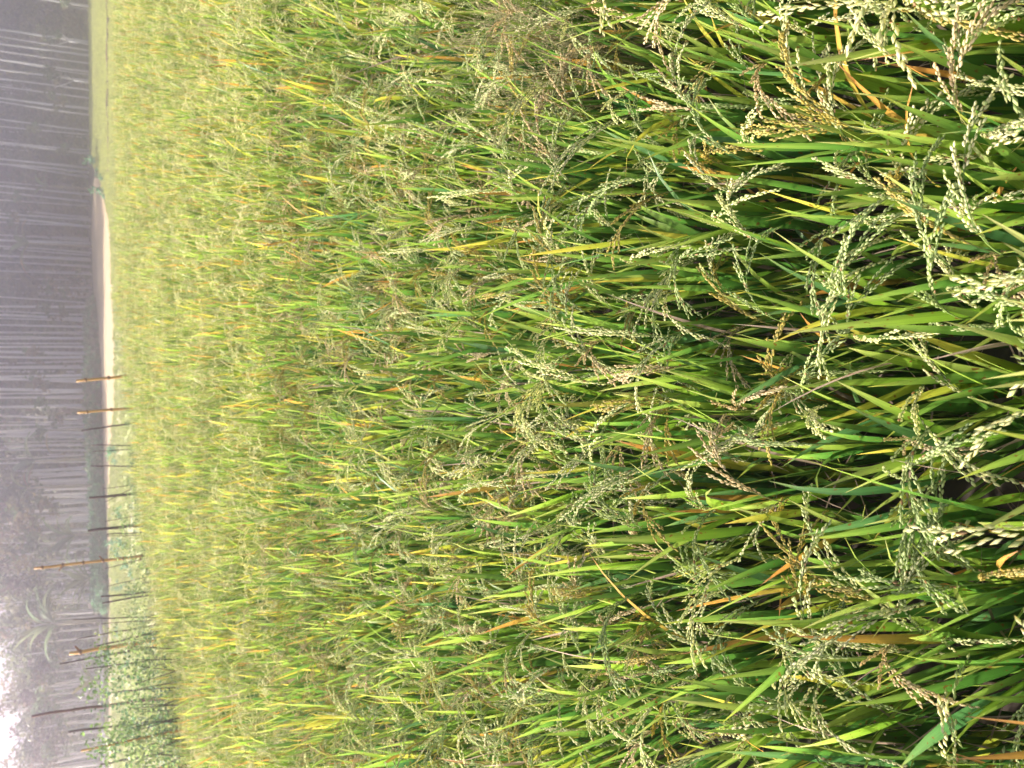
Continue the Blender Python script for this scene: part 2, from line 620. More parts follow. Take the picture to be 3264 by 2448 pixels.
def scatter(name, pts, rz, sc, idx, temps, kind='stuff', tilt=None):
    """ONE object whose geometry nodes set copies of the template meshes on its points"""
    me = bpy.data.meshes.new(name)
    me.from_pydata([tuple(p) for p in pts], [], [])
    for nm, ty, arr in (('rz', 'FLOAT', rz), ('sc', 'FLOAT', sc), ('ti', 'INT', idx)):
        a = me.attributes.new(nm, ty, 'POINT')
        a.data.foreach_set('value', np.asarray(arr, np.float32 if ty == 'FLOAT' else np.int32))
    o = link(name, me)
    o['kind'] = kind
    ng = bpy.data.node_groups.new(name, 'GeometryNodeTree')
    ng.interface.new_socket('Geometry', in_out='INPUT', socket_type='NodeSocketGeometry')
    ng.interface.new_socket('Geometry', in_out='OUTPUT', socket_type='NodeSocketGeometry')
    N, L = ng.nodes.new, ng.links.new
    gi, go = N('NodeGroupInput'), N('NodeGroupOutput')
    jn = N('GeometryNodeJoinGeometry')
    for t in temps:
        oi = N('GeometryNodeObjectInfo')
        oi.inputs['Object'].default_value = t
        oi.inputs['As Instance'].default_value = False
        g = N('GeometryNodeGeometryToInstance')
        L(oi.outputs['Geometry'], g.inputs[0])
        L(g.outputs[0], jn.inputs[0])
    ip = N('GeometryNodeInstanceOnPoints')
    ip.inputs['Pick Instance'].default_value = True
    L(gi.outputs[0], ip.inputs['Points'])
    L(jn.outputs[0], ip.inputs['Instance'])

    def named(nm, ty):
        n = N('GeometryNodeInputNamedAttribute'); n.data_type = ty; n.inputs['Name'].default_value = nm
        return n.outputs['Attribute']
    cx = N('ShaderNodeCombineXYZ')
    L(named('rz', 'FLOAT'), cx.inputs[2])
    L(cx.outputs[0], ip.inputs['Rotation'])
    L(named('sc', 'FLOAT'), ip.inputs['Scale'])
    L(named('ti', 'INT'), ip.inputs['Instance Index'])
    L(ip.outputs[0], go.inputs[0])
    md = o.modifiers.new('scatter', 'NODES')
    md.node_group = ng
    return o


def template(name, me):
    return bpy.data.objects.new(name, me)      # kept out of the scene: only its shape is read


# ------------------------------------------------------------------ rice: planting
rot = rad(14)
ca, sa = math.cos(rot), math.sin(rot)
hills = []
for i in range(-170, 171):
    for j in range(-170, 171):
        u, v = i * .20 + R.uniform(-.05, .05), j * .225 + R.uniform(-.05, .05)
        x, y = u * ca - v * sa, u * sa + v * ca
        if y < -.6 or y > 24 or x < -16 or x > 24:
            continue
        if y > edge_y(x) - R.uniform(.02, .25):
            continue
        if abs(x) > .42 * max(y, 0) + 2.2 + .04 * max(y, 0):
            continue
        if x * x + y * y < .52 ** 2:           # where the photographer stands
            continue
        px, py, f = project((x, y, .72))
        seen = f > .2 and -60 < py < 2508 and px < 3420
        hills.append((seen, math.hypot(x, y), x, y))
hills.sort(key=lambda h: (not h[0], h[1]))
NEAR, ALL = 175, 300
ROT = R.random
WORD = {1: 'one', 2: 'two', 3: 'three', 4: 'four', 5: 'five', 6: 'six', 7: 'seven', 8: 'eight', 9: 'nine', 10: 'ten'}


def bulk(seq, most):
    return max(set(seq), key=seq.count) if seq else most


rn = random.Random(77)
hill_info = []
for hi, (seen, dist, x, y) in enumerate(hills[:ALL]):
    root = empty('rice_plant', (x, y, 0), rn.uniform(0, 6.28))
    if hi < NEAR:
        lv, lo, stm, pn = hill_plan(rn, rn.choice([9, 10, 10, 11]))
        for cls, m in lv:
            link('leaf', rn.choice(LEAVES[cls])[1], root, m)
        mb = low_mesh(rn, lo, stm, 7)
        o = link('lower_leaves', mb.mesh('lower_leaves', M_LEAF), root)
        o['kind'] = 'stuff'
        pc = []
        for m in pn:
            a, b, cls = rn.choice(PAN)
            p = link('panicle', a, root, m)
            g = link('grains', b, p)
            g['kind'] = 'stuff'
            pc.append(cls)
        lc = [c for c, _ in lv]
        hill_info.append((root, x, y, pc, lc))
    else:
        me, pn = rn.choice(FOLIAGE)
        o = link('foliage', me, root)
        o['kind'] = 'stuff'
        pc = []
        for m in pn:
            k = rn.randrange(len(PANMID))
            link('panicle', PANMID[k][0], root, m)
            pc.append(['cream', 'green', 'cream', 'gold', 'tan'][k % 5])
        hill_info.append((root, x, y, pc, []))

# what sets one hill of rice apart from the next: its heads, its faded leaves, and where it stands
ORD = ['first', 'second', 'third', 'fourth', 'fifth', 'sixth', 'seventh', 'eighth', 'ninth', 'tenth', 'eleventh', 'twelfth', 'thirteenth', 'fourteenth', 'fifteenth', 'sixteenth', 'seventeenth', 'eighteenth', 'nineteenth', 'twentieth', 'twenty-first', 'twenty-second', 'twenty-third', 'twenty-fourth', 'twenty-fifth', 'twenty-sixth', 'twenty-seventh', 'twenty-eighth', 'twenty-ninth', 'thirtieth', 'thirty-first', 'thirty-second', 'thirty-third', 'thirty-fourth', 'thirty-fifth']
for r in range(0, ALL, 15):
    row = sorted(hill_info[r:r + 15], key=lambda q: q[1] / max(.3, q[2]), reverse=True)
    rowname = 'nearest row' if r == 0 else f'{ORD[r // 15]} row back'
    for k, (root, x, y, pc, lc) in enumerate(row):
        tone = {'cream': 'cream', 'green': 'pale green', 'gold': 'golden', 'tan': 'tan'}[bulk(pc, 'cream')]
        no, ny = lc.count('orange'), lc.count('yellow')
        look = 'one orange leaf, ' if no == 1 else 'orange leaves, ' if no else 'yellowing leaves, ' if ny > 2 else ''
        tag(root, f"{tone} headed rice plant, {look}{ORD[k]} from right, {rowname}", 'rice plant', 'ripening rice plants at the front of the field')

rest = hills[ALL:]
tl = []
for i, (mf, nl) in enumerate(FARPK):
    me = mf.mesh('rice', M_LEAF)
    me.materials.append(M_GRAIN)
    # faces past the blades belong to the grains
    sel = np.zeros(len(me.polygons), np.int32)
    ls = np.zeros(len(me.polygons), np.int32)
    me.polygons.foreach_get('loop_start', ls)
    vi = np.zeros(len(me.loops), np.int32)
    me.loops.foreach_get('vertex_index', vi)
    sel[vi[ls] >= nl] = 1
    me.polygons.foreach_set('material_index', sel)
    tl.append(template('rice_shape', me))
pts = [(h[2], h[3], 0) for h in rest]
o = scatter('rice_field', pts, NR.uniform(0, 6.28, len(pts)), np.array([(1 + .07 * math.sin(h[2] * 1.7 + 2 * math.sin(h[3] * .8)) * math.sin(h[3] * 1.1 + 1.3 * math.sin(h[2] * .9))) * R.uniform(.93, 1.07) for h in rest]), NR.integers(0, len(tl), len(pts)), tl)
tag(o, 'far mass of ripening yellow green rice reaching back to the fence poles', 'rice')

def wispy(px, py, label, n=46):
    p = on_plane(px, py, .9)
    rg = random.Random(px)
    st, sd = MB(), MB()
    for k in range(n):
        az, sp = rg.uniform(0, 6.28), rg.uniform(.02, .22)
        a = Vector((math.cos(az) * .03, math.sin(az) * .03, 0))
        b = Vector((math.cos(az) * sp * .5, math.sin(az) * sp * .5, .55))
        c = Vector((math.cos(az) * sp * 1.3, math.sin(az) * sp * 1.3, rg.uniform(.78, .98)))
        tube(st, [a, b, c], [.0011, .0008, .0005], np.array((.30, .27, .13)), 3, False)
        for q in range(14):
            e = b.lerp(c, rg.uniform(.35, 1.0))
            f = e + Vector((rg.gauss(0, 1), rg.gauss(0, 1), rg.gauss(.3, 1))).normalized() * rg.uniform(.015, .05)
            tube(st, [e, f], [.0004, .0003], np.array((.34, .30, .16)), 3, False)
            sd.add([tuple(f), tuple(f + Vector((.0015, 0, .003))), tuple(f + Vector((0, .0015, .004))), tuple(f + Vector((0, 0, .006)))], [(0, 1, 3), (0, 3, 2), (1, 2, 3)], np.array((.42, .36, .22)))
    t = empty('weed_grass', (p.x, p.y, 0))
    link('stem', st.mesh('stem', M_STEM), t)['kind'] = 'stuff'
    link('seeds', sd.mesh('seeds', M_GRAIN), t)['kind'] = 'stuff'
    tag(t, label, 'weed', 'wispy weed grasses in the rice')


wispy(1620, 120, 'hair thin brownish weed grass in a gap of the rice, the nearer one')
wispy(1440, 60, 'hair thin brownish weed grass by the right edge, the farther one')
wispy(1560, 230, 'hair thin brownish weed grass, left one of three in a patch')

# ------------------------------------------------------------------ trees
def crown_pack(rng, rx, rz_, count, size, tones, clusters=9, droop=.3):
    mb = MB()
    cl = []
    for k in range(clusters):
        v = Vector((rng.gauss(0, .5), rng.gauss(0, .5), rng.gauss(0, .45)))
        if v.length > 1:
            v.normalize()
        cl.append((v, rng.uniform(.22, .5), rng.choice(tones)))
    for i in range(count):
        c, r, tone = rng.choice(cl)
        v = Vector((rng.gauss(0, 1), rng.gauss(0, 1), rng.gauss(0, 1)))
        v = c + v.normalized() * r * rng.random() ** .4
        p = Vector((v.x * rx, v.y * rx, v.z * rz_))
        s = size * rng.uniform(.6, 1.4)
        d = Vector((rng.gauss(0, 1), rng.gauss(0, 1), rng.gauss(-droop, .6))).normalized()
        fr = frame(d, rng.uniform(0, 6.28))
        q = np.array([(-.02, 0, 0), (-.32, .05, .45), (0, -.05, .5), (.32, .05, .45), (0, 0, 1.0)]) * s
        col = np.array(tone) * rng.uniform(.7, 1.3)
        mb.add(q @ fr.T + np.array(p), [(0, 2, 1), (0, 3, 2), (1, 2, 4), (2, 3, 4)], col)
    return mb


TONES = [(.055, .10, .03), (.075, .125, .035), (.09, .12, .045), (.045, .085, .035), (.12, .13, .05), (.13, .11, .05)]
TONES_L = [(.12, .15, .08), (.15, .17, .09), (.10, .13, .07), (.18, .18, .09), (.19, .16, .10), (.17, .13, .10), (.2, .2, .12)]  # left-hand crowns: bright haze on that side is painted into paler leaf colours
rc = random.Random(31)
CROWN = [crown_pack(rc, 1, 1, 420, .2, TONES) for _ in range(7)]
CROWN_ME = [c.mesh('crown', M_CROWN) for c in CROWN]
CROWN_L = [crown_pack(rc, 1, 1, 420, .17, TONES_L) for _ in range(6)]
CROWN_L_ME = [c.mesh('crown', M_CROWN) for c in CROWN_L]
TRUNK = []
for i in range(8):
    mb = MB()
    pts, rr = [], []
    wx, wy = rc.uniform(-.012, .012), rc.uniform(-.012, .012)
    for k in range(9):
        t = k / 8
        pts.append((wx * math.sin(t * 5 + i) * 1.0, wy * math.sin(t * 4 + 2 * i), t))
        rr.append(.011 * (1.0 - .62 * t) * (1.25 if k == 0 else 1))
    tube(mb, pts, rr, np.array((1, 1, 1.0)), 7)
    for k in range(5):                          # limbs in the upper third
        t = rc.uniform(.6, .95)
        az = rc.uniform(0, 6.28)
        d = Vector((math.cos(az), math.sin(az), rc.uniform(.5, 1.2))).normalized()
        b = Vector((wx * math.sin(t * 5 + i), wy * math.sin(t * 4 + 2 * i), t))
        tube(mb, [b, b + d * .06, b + d * .11 + Vector((0, 0, .02))], [.0035, .0025, .001], np.array((.9, .9, .9)), 4)
    TRUNK.append(mb.mesh('trunk', M_BARK))


def tree_dist(py):
    """how far the front row of the plantation stands, by picture row"""
    px = float(np.interp(py, [-600, 0, 560, 850, 1000, 1200, 1500, 1800, 2448, 3200], [288, 287, 287, 293, 303, 318, 325, 337, 343, 350]))
    return on_plane(px, py, 0).y + .8


def tree_height(py):
    return float(np.interp(py, [-600, 0, 900, 1500, 1800, 2100, 2300, 2448, 3200], [16, 15.5, 13, 8.4, 5.9, 4.8, 4.3, 4.15, 4.1]))


MARKS = [(-400, 'the right edge'), (590, 'the roadside banana clump'), (775, 'the brown leafed banana plant'), (1207, 'the rightmost bamboo pole'), (1470, 'the curled pale banana plant'), (1706, 'the round banana plant'), (1989, 'the tallest banana plant'), (2262, 'the long brown leaning pole')]
FRONT = [22, 136, 163, 181, 203, 228, 260, 289, 315, 349, 367, 418, 429, 481, 490, 539, 552, 621, 645, 659, 702, 724, 778, 787, 807, 829, 849, 876, 967, 981, 1013, 1025, 1042, 1060, 1075, 1083, 1096, 1107, 1129, 1138, 1172, 1196, 1205, 1215, 1241, 1249, 1268, 1295, 1330, 1349, 1377, 1392, 1414, 1434, 1471, 1494, 1504, 1530, 1552, 1580, 1600, 1621, 1645, 1658, 1690, 1722, 1745, 1780, 1810, 1838, 1872, 1893, 1902, 1945, 1975, 2000, 2030, 2065, 2100, 2130, 2160, 2195, 2230, 2270, 2300, 2330, 2360, 2400, 2435]
rtz = random.Random(91)
rows = [(py, tree_dist(py) + rtz.uniform(-.8, 2.0), True) for py in FRONT]
for k in range(75):
    py = rtz.uniform(150, 2490)
    rows.append((py, tree_dist(py) + rtz.uniform(4, 22), False))
for k in range(40):
    py = rtz.uniform(720, 1680)
    rows.append((py, tree_dist(py) + rtz.uniform(1.5, 9), False))
rows.sort()
count = {}
for py, dist, front in rows:
    base = at_depth(300, py, dist)
    h = tree_height(py) * rtz.uniform(.9, 1.12)
    t = empty('tree', (base.x, base.y, 0), rtz.uniform(0, 6.28))
    thick = rtz.choice([.75, .9, 1.0, 1.15, 1.35]) * (1.0 if front else .95)
    wpx = .085 * thick
    tr = link('trunk', rtz.choice(TRUNK), t)
    sc = wpx / .011
    tr.scale = (sc, sc, h)
    tr.rotation_euler = (rtz.gauss(0, .018), rtz.gauss(0, .018), 0)
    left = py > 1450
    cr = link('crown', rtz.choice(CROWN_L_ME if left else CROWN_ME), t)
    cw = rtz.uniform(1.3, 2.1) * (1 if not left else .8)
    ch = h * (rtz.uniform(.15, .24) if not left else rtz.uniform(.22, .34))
    cr.scale = (cw, cw, ch)
    cr.location = (0, 0, h - ch * .75)
    cr.rotation_euler = (0, 0, rtz.uniform(0, 6.28))
    mk = max((m for m in MARKS if m[0] <= py), key=lambda m: m[0])
    key = (mk[1], front)
    n = count[key] = count.get(key, 0) + 1
    look = 'very thin' if thick < .8 else 'thin' if thick < .95 else 'slender' if thick < 1.05 else 'stout' if thick < 1.25 else 'thick'
    lab = f"{look} pale tree, {ORD[n - 1]} left of {mk[1]}, " + ('front row' if front else 'back rows')
    if mk[0] < 0:
        lab = lab.replace('left of the right edge', 'from the right edge')
    tag(t, lab, 'tree', 'plantation trees beyond the field')

# a forked low tree at the right, its limbs bare and grey
def forked(py, name_label, limbs, height, girth, dist):
    b = at_depth(290, py, dist)
    t = empty('tree', (b.x, b.y, 0))
    mb = MB()
    tube(mb, [(0, 0, 0), (.03, 0, height * .5), (-.02, .02, height)], [girth, girth * .8, girth * .65], np.array((1, 1, 1.)), 7)
    for dx, dz, r in limbs:
        tube(mb, [(-.02, .02, height * .97), (dx * .45, .05, height + dz * .35), (dx, .1, height + dz)], [girth * .55, girth * .4, girth * .18], np.array((.9, .9, .9)), 6)
    link('trunk', mb.mesh('trunk', M_BARK), t)
    c = link('crown', rtz.choice(CROWN_ME), t)
    c.scale = (1.2, 1.2, 1.0)
    c.location = (0, .3, height + 1.9)
    tag(t, name_label, 'tree', 'plantation trees beyond the field')


forked(140, 'low forked tree with two bare grey limbs near the right edge', [(.8, .9, 1), (-.5, 1.0, 1)], 1.8, .16, tree_dist(140) - .3)
forked(262, 'crooked pale tree leaning to one side by the mown field', [(-.9, 1.6, 1), (.4, .8, 1)], 1.4, .13, tree_dist(262) - .3)

# deep woodland behind: crowns standing as one mass from the ground up
tc = [template('foliage_shape', m) for m in CROWN_ME + CROWN_L_ME]
P, RZ, SC, TI = [], [], [], []
for k in range(3000):
    py = rtz.uniform(-900, 3300) if k % 2 else rtz.uniform(-900, 1300)
    d = tree_dist(py) + rtz.uniform(8, 44)
    b = at_depth(300, py, d)
    if rtz.random() < np.interp(py, [1200, 1800, 2448], [0, .3, .45]):
        continue
    top = 1.87 + (tree_height(py) * .95 - 1.87) * d / tree_dist(py)
    s_ = rtz.uniform(1.2, 2.6) * (.6 if py > 1700 else 1)
    z = rtz.uniform(.3, max(1.0, top - s_))
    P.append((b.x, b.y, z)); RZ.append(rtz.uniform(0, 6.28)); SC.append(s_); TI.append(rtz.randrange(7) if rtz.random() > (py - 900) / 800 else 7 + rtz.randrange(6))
o = scatter('woodland', P, RZ, SC, TI, tc)
tag(o, 'dark mass of leaves and undergrowth filling the plantation behind the trunks', 'woodland')

# undergrowth saplings one can tell apart between the trunks
SAP = []
for i in range(6):
    mb = crown_pack(rc, 1, 1, 150, .34, [(.11, .18, .08), (.15, .22, .10), (.19, .21, .10), (.24, .20, .10)], 5, .7)
    SAP.append(mb.mesh('crown', M_WEED))
SAPT = MB(); tube(SAPT, [(0, 0, 0), (.02, .01, .5), (0, .02, 1)], [.02, .015, .008], np.array((.7, .7, .7)), 5)
SAPT = SAPT.mesh('trunk', M_BARK)
saps = [(175, 330, 'green'), (190, 120, 'teal'), (205, 470, 'green'), (110, 400, 'dull'), (150, 905, 'pale green'), (200, 925, 'green'), (160, 1010, 'dull green'), (110, 1210, 'pale'), (90, 1120, 'brownish'), (120, 1290, 'pale green'), (170, 1330, 'dull'), (130, 1400, 'brownish'), (60, 1640, 'yellowish'), (90, 1745, 'pale green'), (130, 1600, 'dull'), (60, 1790, 'yellowish'), (120, 2250, 'dull green'), (190, 2330, 'pale green'), (160, 2400, 'green'), (100, 2150, 'yellowish'), (170, 2080, 'dull'), (30, 690, 'teal'), (60, 640, 'dull green'), (210, 20, 'dark')]
cnt = {}
for px, py, tone in saps:
    d = tree_dist(py) - rtz.uniform(.5, 2.0)
    p = at_depth(px, py, d)
    r = rtz.uniform(.6, 1.05)
    t = empty('sapling', (p.x, p.y, 0))
    a = link('trunk', SAPT, t); a.scale = (1, 1, max(.5, p.z))
    c = link('crown', rtz.choice(SAP), t); c.location = (0, 0, max(.6, p.z)); c.scale = (r, r, r * .9)
    mk = max((m for m in MARKS if m[0] <= py), key=lambda m: m[0])
    k = (mk[1], tone); cnt[k] = cnt.get(k, 0) + 1
    tag(t, f"{tone} leafy sapling, {ORD[cnt[k] - 1]} such left of {mk[1]}", 'sapling', 'saplings under the plantation trees')

# ------------------------------------------------------------------ banana plants
def banana_leaf(rng, L, W, up, bend, col, tip):
    mb = MB()
    n = 9
    p = Vector((0, 0, 0))
    verts, cols, uvs = [], [], []
    for i in range(n):
        t = i / (n - 1)
        a = up + bend * t ** 1.5
        d = Vector((math.sin(a), 0, math.cos(a)))
        if i:
            p = p + d * (L / (n - 1))
        hw = W * .5 * (.08 if t < .12 else min(1, (t - .05) * 4) * (1 - max(0, (t - .5) / .5) ** 2.2) + .02)
        nor = Vector((-d.z, 0, d.x))
        e = rng.uniform(.82, 1.05)
        c = lerp(np.array(col), np.array(tip), max(0, t - .3) / .7)
        verts += [tuple(p + Vector((0, -hw * e, 0)) + nor * hw * .35), tuple(p), tuple(p + Vector((0, hw * rng.uniform(.82, 1.05), 0)) + nor * hw * .35)]
        cols += [c, c * 1.25, c * .95]
        uvs += [(0, t * L), (.5, t * L), (1, t * L)]
    f = []
    for i in range(n - 1):
        b = i * 3
        f += [(b, b + 1, b + 4, b + 3), (b + 1, b + 2, b + 5, b + 4)]
    mb.add(verts, f, np.array(cols), uvs)
    return mb.mesh('leaf', M_BANANA)


BG, BP, BB = (.14, .20, .10), (.22, .26, .14), (.46, .29, .12)
rb = random.Random(44)


def banana(px, py, d, label, leaves, girth=.09):
    d = tree_dist(py) - 2.2
    p = at_depth(px, py, d)
    h = max(.4, p.z)
    t = empty('banana_plant', (p.x, p.y, 0))
    mb = MB()
    tube(mb, [(0, 0, 0), (0, 0, h * .6), (0, 0, h)], [girth * 1.2, girth, girth * .6], [np.array((.55, .5, .35))] * 3 * 1, 8)
    link('stem', mb.mesh('stem', M_BARK), t)
    for az, L, W, up, bend, c, tip in leaves:
        o = link('leaf', banana_leaf(rb, L * 1.2, W * .95, up, bend, c, tip), t)
        o.location = (0, 0, h * .97)
        o.rotation_euler = (0, 0, az)
    tag(t, label, 'banana plant', 'banana plants along the plantation edge')


def fan(n, L, W, cols, up=(.2, .9), bend=(.7, 1.8), flat=.5):
    out = []
    for k in range(n):
        az = (0 if k % 2 else math.pi) + rb.uniform(-1.1, 1.1)
        c = rb.choice(cols)
        out.append((az, L * rb.uniform(.8, 1.1), W * rb.uniform(.85, 1.1), rb.uniform(*up), rb.uniform(*bend), c, tuple(np.array(c) * 1.2)))
    return out


banana(150, 592, 70, 'small banana clump with broad pale leaves beside the dirt road', fan(5, 1.6, .5, [BG, BP]))
banana(90, 775, 68, 'tall banana plant with one long brown leaf hanging down', fan(6, 2.2, .55, [BG, BG, BP]) + [(math.pi + .1, 2.9, .42, .9, 1.7, BB, (.30, .17, .06)), (.2, 2.0, .45, .8, 1.5, BP, BB), (math.pi - .3, 2.2, .45, .7, 1.6, BG, BB)])
banana(150, 1372, 57, 'short banana plant with a folded tan leaf', fan(3, 1.2, .4, [BG, BP]) + [(math.pi, 1.3, .45, 1.3, .9, (.28, .22, .09), (.3, .24, .1))])
banana(110, 1470, 56, 'banana plant with curled pale leaves and a drooping tan leaf', fan(5, 1.9, .5, [BG, BP]) + [(math.pi, 1.9, .42, 1.0, 1.3, (.30, .24, .11), (.33, .27, .12))])
banana(85, 1556, 56, 'banana plant with a pinkish withered leaf tip', fan(4, 1.2, .42, [BP]) + [(.1, 1.1, .4, 1.0, 1.2, (.36, .22, .16), (.36, .22, .16))])
banana(238, 1706, 51, 'round headed banana plant behind the two thick dark stakes', fan(13, 1.7, .42, [BG, BG, BP], (.1, 1.1), (.5, 1.6)))
banana(285, 1842, 50, 'low banana plant beside the knotted bamboo pole', fan(11, 1.5, .40, [BG, BP], (.1, 1.2), (.4, 1.4)))
banana(175, 1989, 47, 'tallest banana plant, its fan of leaves against the bright sky', fan(15, 2.0, .40, [BG, BG, BP, (.16, .17, .07)], (.05, 1.1), (.5, 1.9)), .13)
banana(325, 2165, 42, 'low yellowish banana sprout by the log rail fence', fan(6, 1.3, .4, [(.17, .2, .06), (.22, .2, .07)], (.1, 1.0), (.4, 1.2)))

# ------------------------------------------------------------------ green bank, channel wall
LEAFCLUMP = [crown_pack(rc, .38, .30, 130, .11, [(.12, .26, .14), (.14, .30, .16), (.17, .33, .19), (.12, .24, .13)], 5, .2) for _ in range(5)]
LC_ME = [m.mesh('bank', M_WEED) for m in LEAFCLUMP]
LC2 = [crown_pack(rc, .38, .30, 120, .11, [(.16, .25, .14), (.2, .28, .17), (.3, .34, .25), (.13, .2, .11)], 5, .2).mesh('bank', M_WEED) for _ in range(4)]
tb = [template('bank_shape', m) for m in LC_ME + LC2]
P, RZ, SC, TI = [], [], [], []
for k in range(1500):
    py = rtz.uniform(960, 1930)
    px = float(np.interp(py, [960, 1000, 1200, 1500, 1930], [304, 308, 320, 327, 343])) - 1.5
    g = on_plane(px, py, 0)
    dy = rtz.uniform(-3.6, .6)
    hh = float(np.interp(py, [960, 1000, 1300, 1500, 1930], [.4, .72, .85, .7, .6]))
    q = Vector((g.x, g.y, 0)) + Vector((g.x, g.y, 0)).normalized() * dy
    pale = rtz.random() < float(np.interp(py, [960, 1380, 1550, 1930], [.04, .15, .75, .85]))
    P.append((q.x, q.y, rtz.uniform(.1, hh))); RZ.append(rtz.uniform(0, 6.28)); SC.append(rtz.uniform(.7, 1.15))
    TI.append(rtz.randrange(4) + 5 if pale else rtz.randrange(5))
o = scatter('ground_cover', P, RZ, SC, TI, tb)
tag(o, 'low blue green bank of ground cover along the foot of the plantation', 'ground cover')

fence = None
wp = [at_depth(px, py, tree_dist(py) - 3.2) for px, py in [(312, 1480), (313, 1560), (316, 1700), (319, 1830), (322, 1960), (325, 2100), (329, 2260), (333, 2448), (338, 2700)]]
fence = empty('rail_fence', (wp[0].x, wp[0].y, 0))
for a, b in zip(wp, wp[1:]):
    mb = MB()
    ps = [a.lerp(b, k / 6) - fence.location + Vector((0, 0, R.uniform(-.04, .04))) for k in range(7)]
    tube(mb, ps, [.075 + R.uniform(-.015, .02) for _ in ps], [np.ones(3) * R.uniform(.75, 1.1) for _ in ps], 7)
    link('rail', mb.mesh('rail', M_WALL), fence)
    for q in (a, a.lerp(b, .5)):
        mb = MB()
        q = q - fence.location
        tube(mb, [(q.x, q.y + .1, 0), (q.x + R.uniform(-.03, .03), q.y + .1, q.z + .12)], [.05, .045], np.array((.6, .6, .6)), 6)
        link('post', mb.mesh('post', M_BARK), fence)
tag(fence, 'long low rail fence of pale weathered logs in front of the trunks', 'fence')

# ------------------------------------------------------------------ poles along the far edge of the rice
def pole(name, top, base, w, mat, label, cat, nodes=0, bend=0.0, back=1.5, mid=None, stubs=0):
    g = on_plane(base[0], base[1], CAN)
    d = edge_y(g.x) + back
    lo, hi = at_depth(base[0], base[1], d), at_depth(top[0], top[1], d)
    direction = (hi - lo).normalized()
    lo = lo - direction * (lo.z / direction.z)             # down to the ground, hidden by the rice
    r = w * d / FPX * .42
    n = 11
    pts, rr, cols = [], [], []
    mb = MB()
    ctr = at_depth(mid[0], mid[1], d) if mid else None
    for i in range(n):
        t = i / (n - 1)
        p = lo.lerp(hi, t)
        if ctr is not None:
            tm = (ctr.z - lo.z) / (hi.z - lo.z)
            off = ctr - lo.lerp(hi, tm)
            p = p + off * max(0, 1 - abs(t - tm) / max(tm, 1 - tm))
        p = p + Vector((R.uniform(-1, 1), R.uniform(-1, 1), 0)) * (r * (.25 if nodes else .5)) + Vector((bend * math.sin(t * 3.14), 0, 0))
        pts.append(p - lo); rr.append(r * (1.1 - .3 * t)); cols.append(np.ones(3) * R.uniform(.85, 1.1))
    tube(mb, pts, rr, cols, 8)
    o = link(name, mb.mesh(name, mat))
    o.location = lo
    H = (hi - lo).length
    for k in range(nodes):
        t = (k + .6) / nodes
        i = min(int(t * (n - 1)), n - 2)
        q = pts[i].lerp(pts[i + 1], t * (n - 1) - i)
        dd = (pts[i + 1] - pts[i]).normalized()
        m2 = MB()
        tube(m2, [q - dd * r * .7, q - dd * r * .3, q + dd * r * .3, q + dd * r * .7], [r * 1.02, r * 1.35, r * 1.35, r * 1.02], np.array((.42, .36, .4)), 8)
        if stubs and k % 2 == 0:
            s = 1 if k % 4 == 0 else -1
            tube(m2, [q, q + Vector((s * r * 3.2, -r, r * 2.2))], [r * .7, r * .4], np.array((.4, .3, .3)), 5)
        link('node', m2.mesh('node', M_BAMBOO), o)
    tag(o, label, cat, 'poles standing along the far edge of the rice')
    return o


BA, WO = M_BAMBOO, M_WOOD
pole('bamboo_pole', (243, 1214), (408, 1198), 12, BA, 'orange bamboo pole standing straight in front of the dirt road, the right one of two', 'pole', 4)
pole('bamboo_pole', (246, 1315), (428, 1299), 11, BA, 'orange bamboo pole in front of the dirt road, the left one of two', 'pole', 4)
pole('bamboo_pole', (108, 1812), (485, 1768), 11, BA, 'tall knotted orange bamboo pole with stubs, bowed to the left', 'pole', 8, stubs=1, mid=(330, 1786))
pole('bamboo_pole', (221, 2084), (512, 2036), 15, BA, 'thick orange bamboo pole among the dark stakes, with side stubs', 'pole', 5, stubs=1)
pole('bamboo_pole', (258, 2393), (420, 2360), 10, BA, 'short bright orange pole end near the left edge', 'pole', 2)
pole('bamboo_pole', (494, 2452), (600, 2430), 10, BA, 'faded bamboo cane at the corner beside the left edge', 'pole', 2)
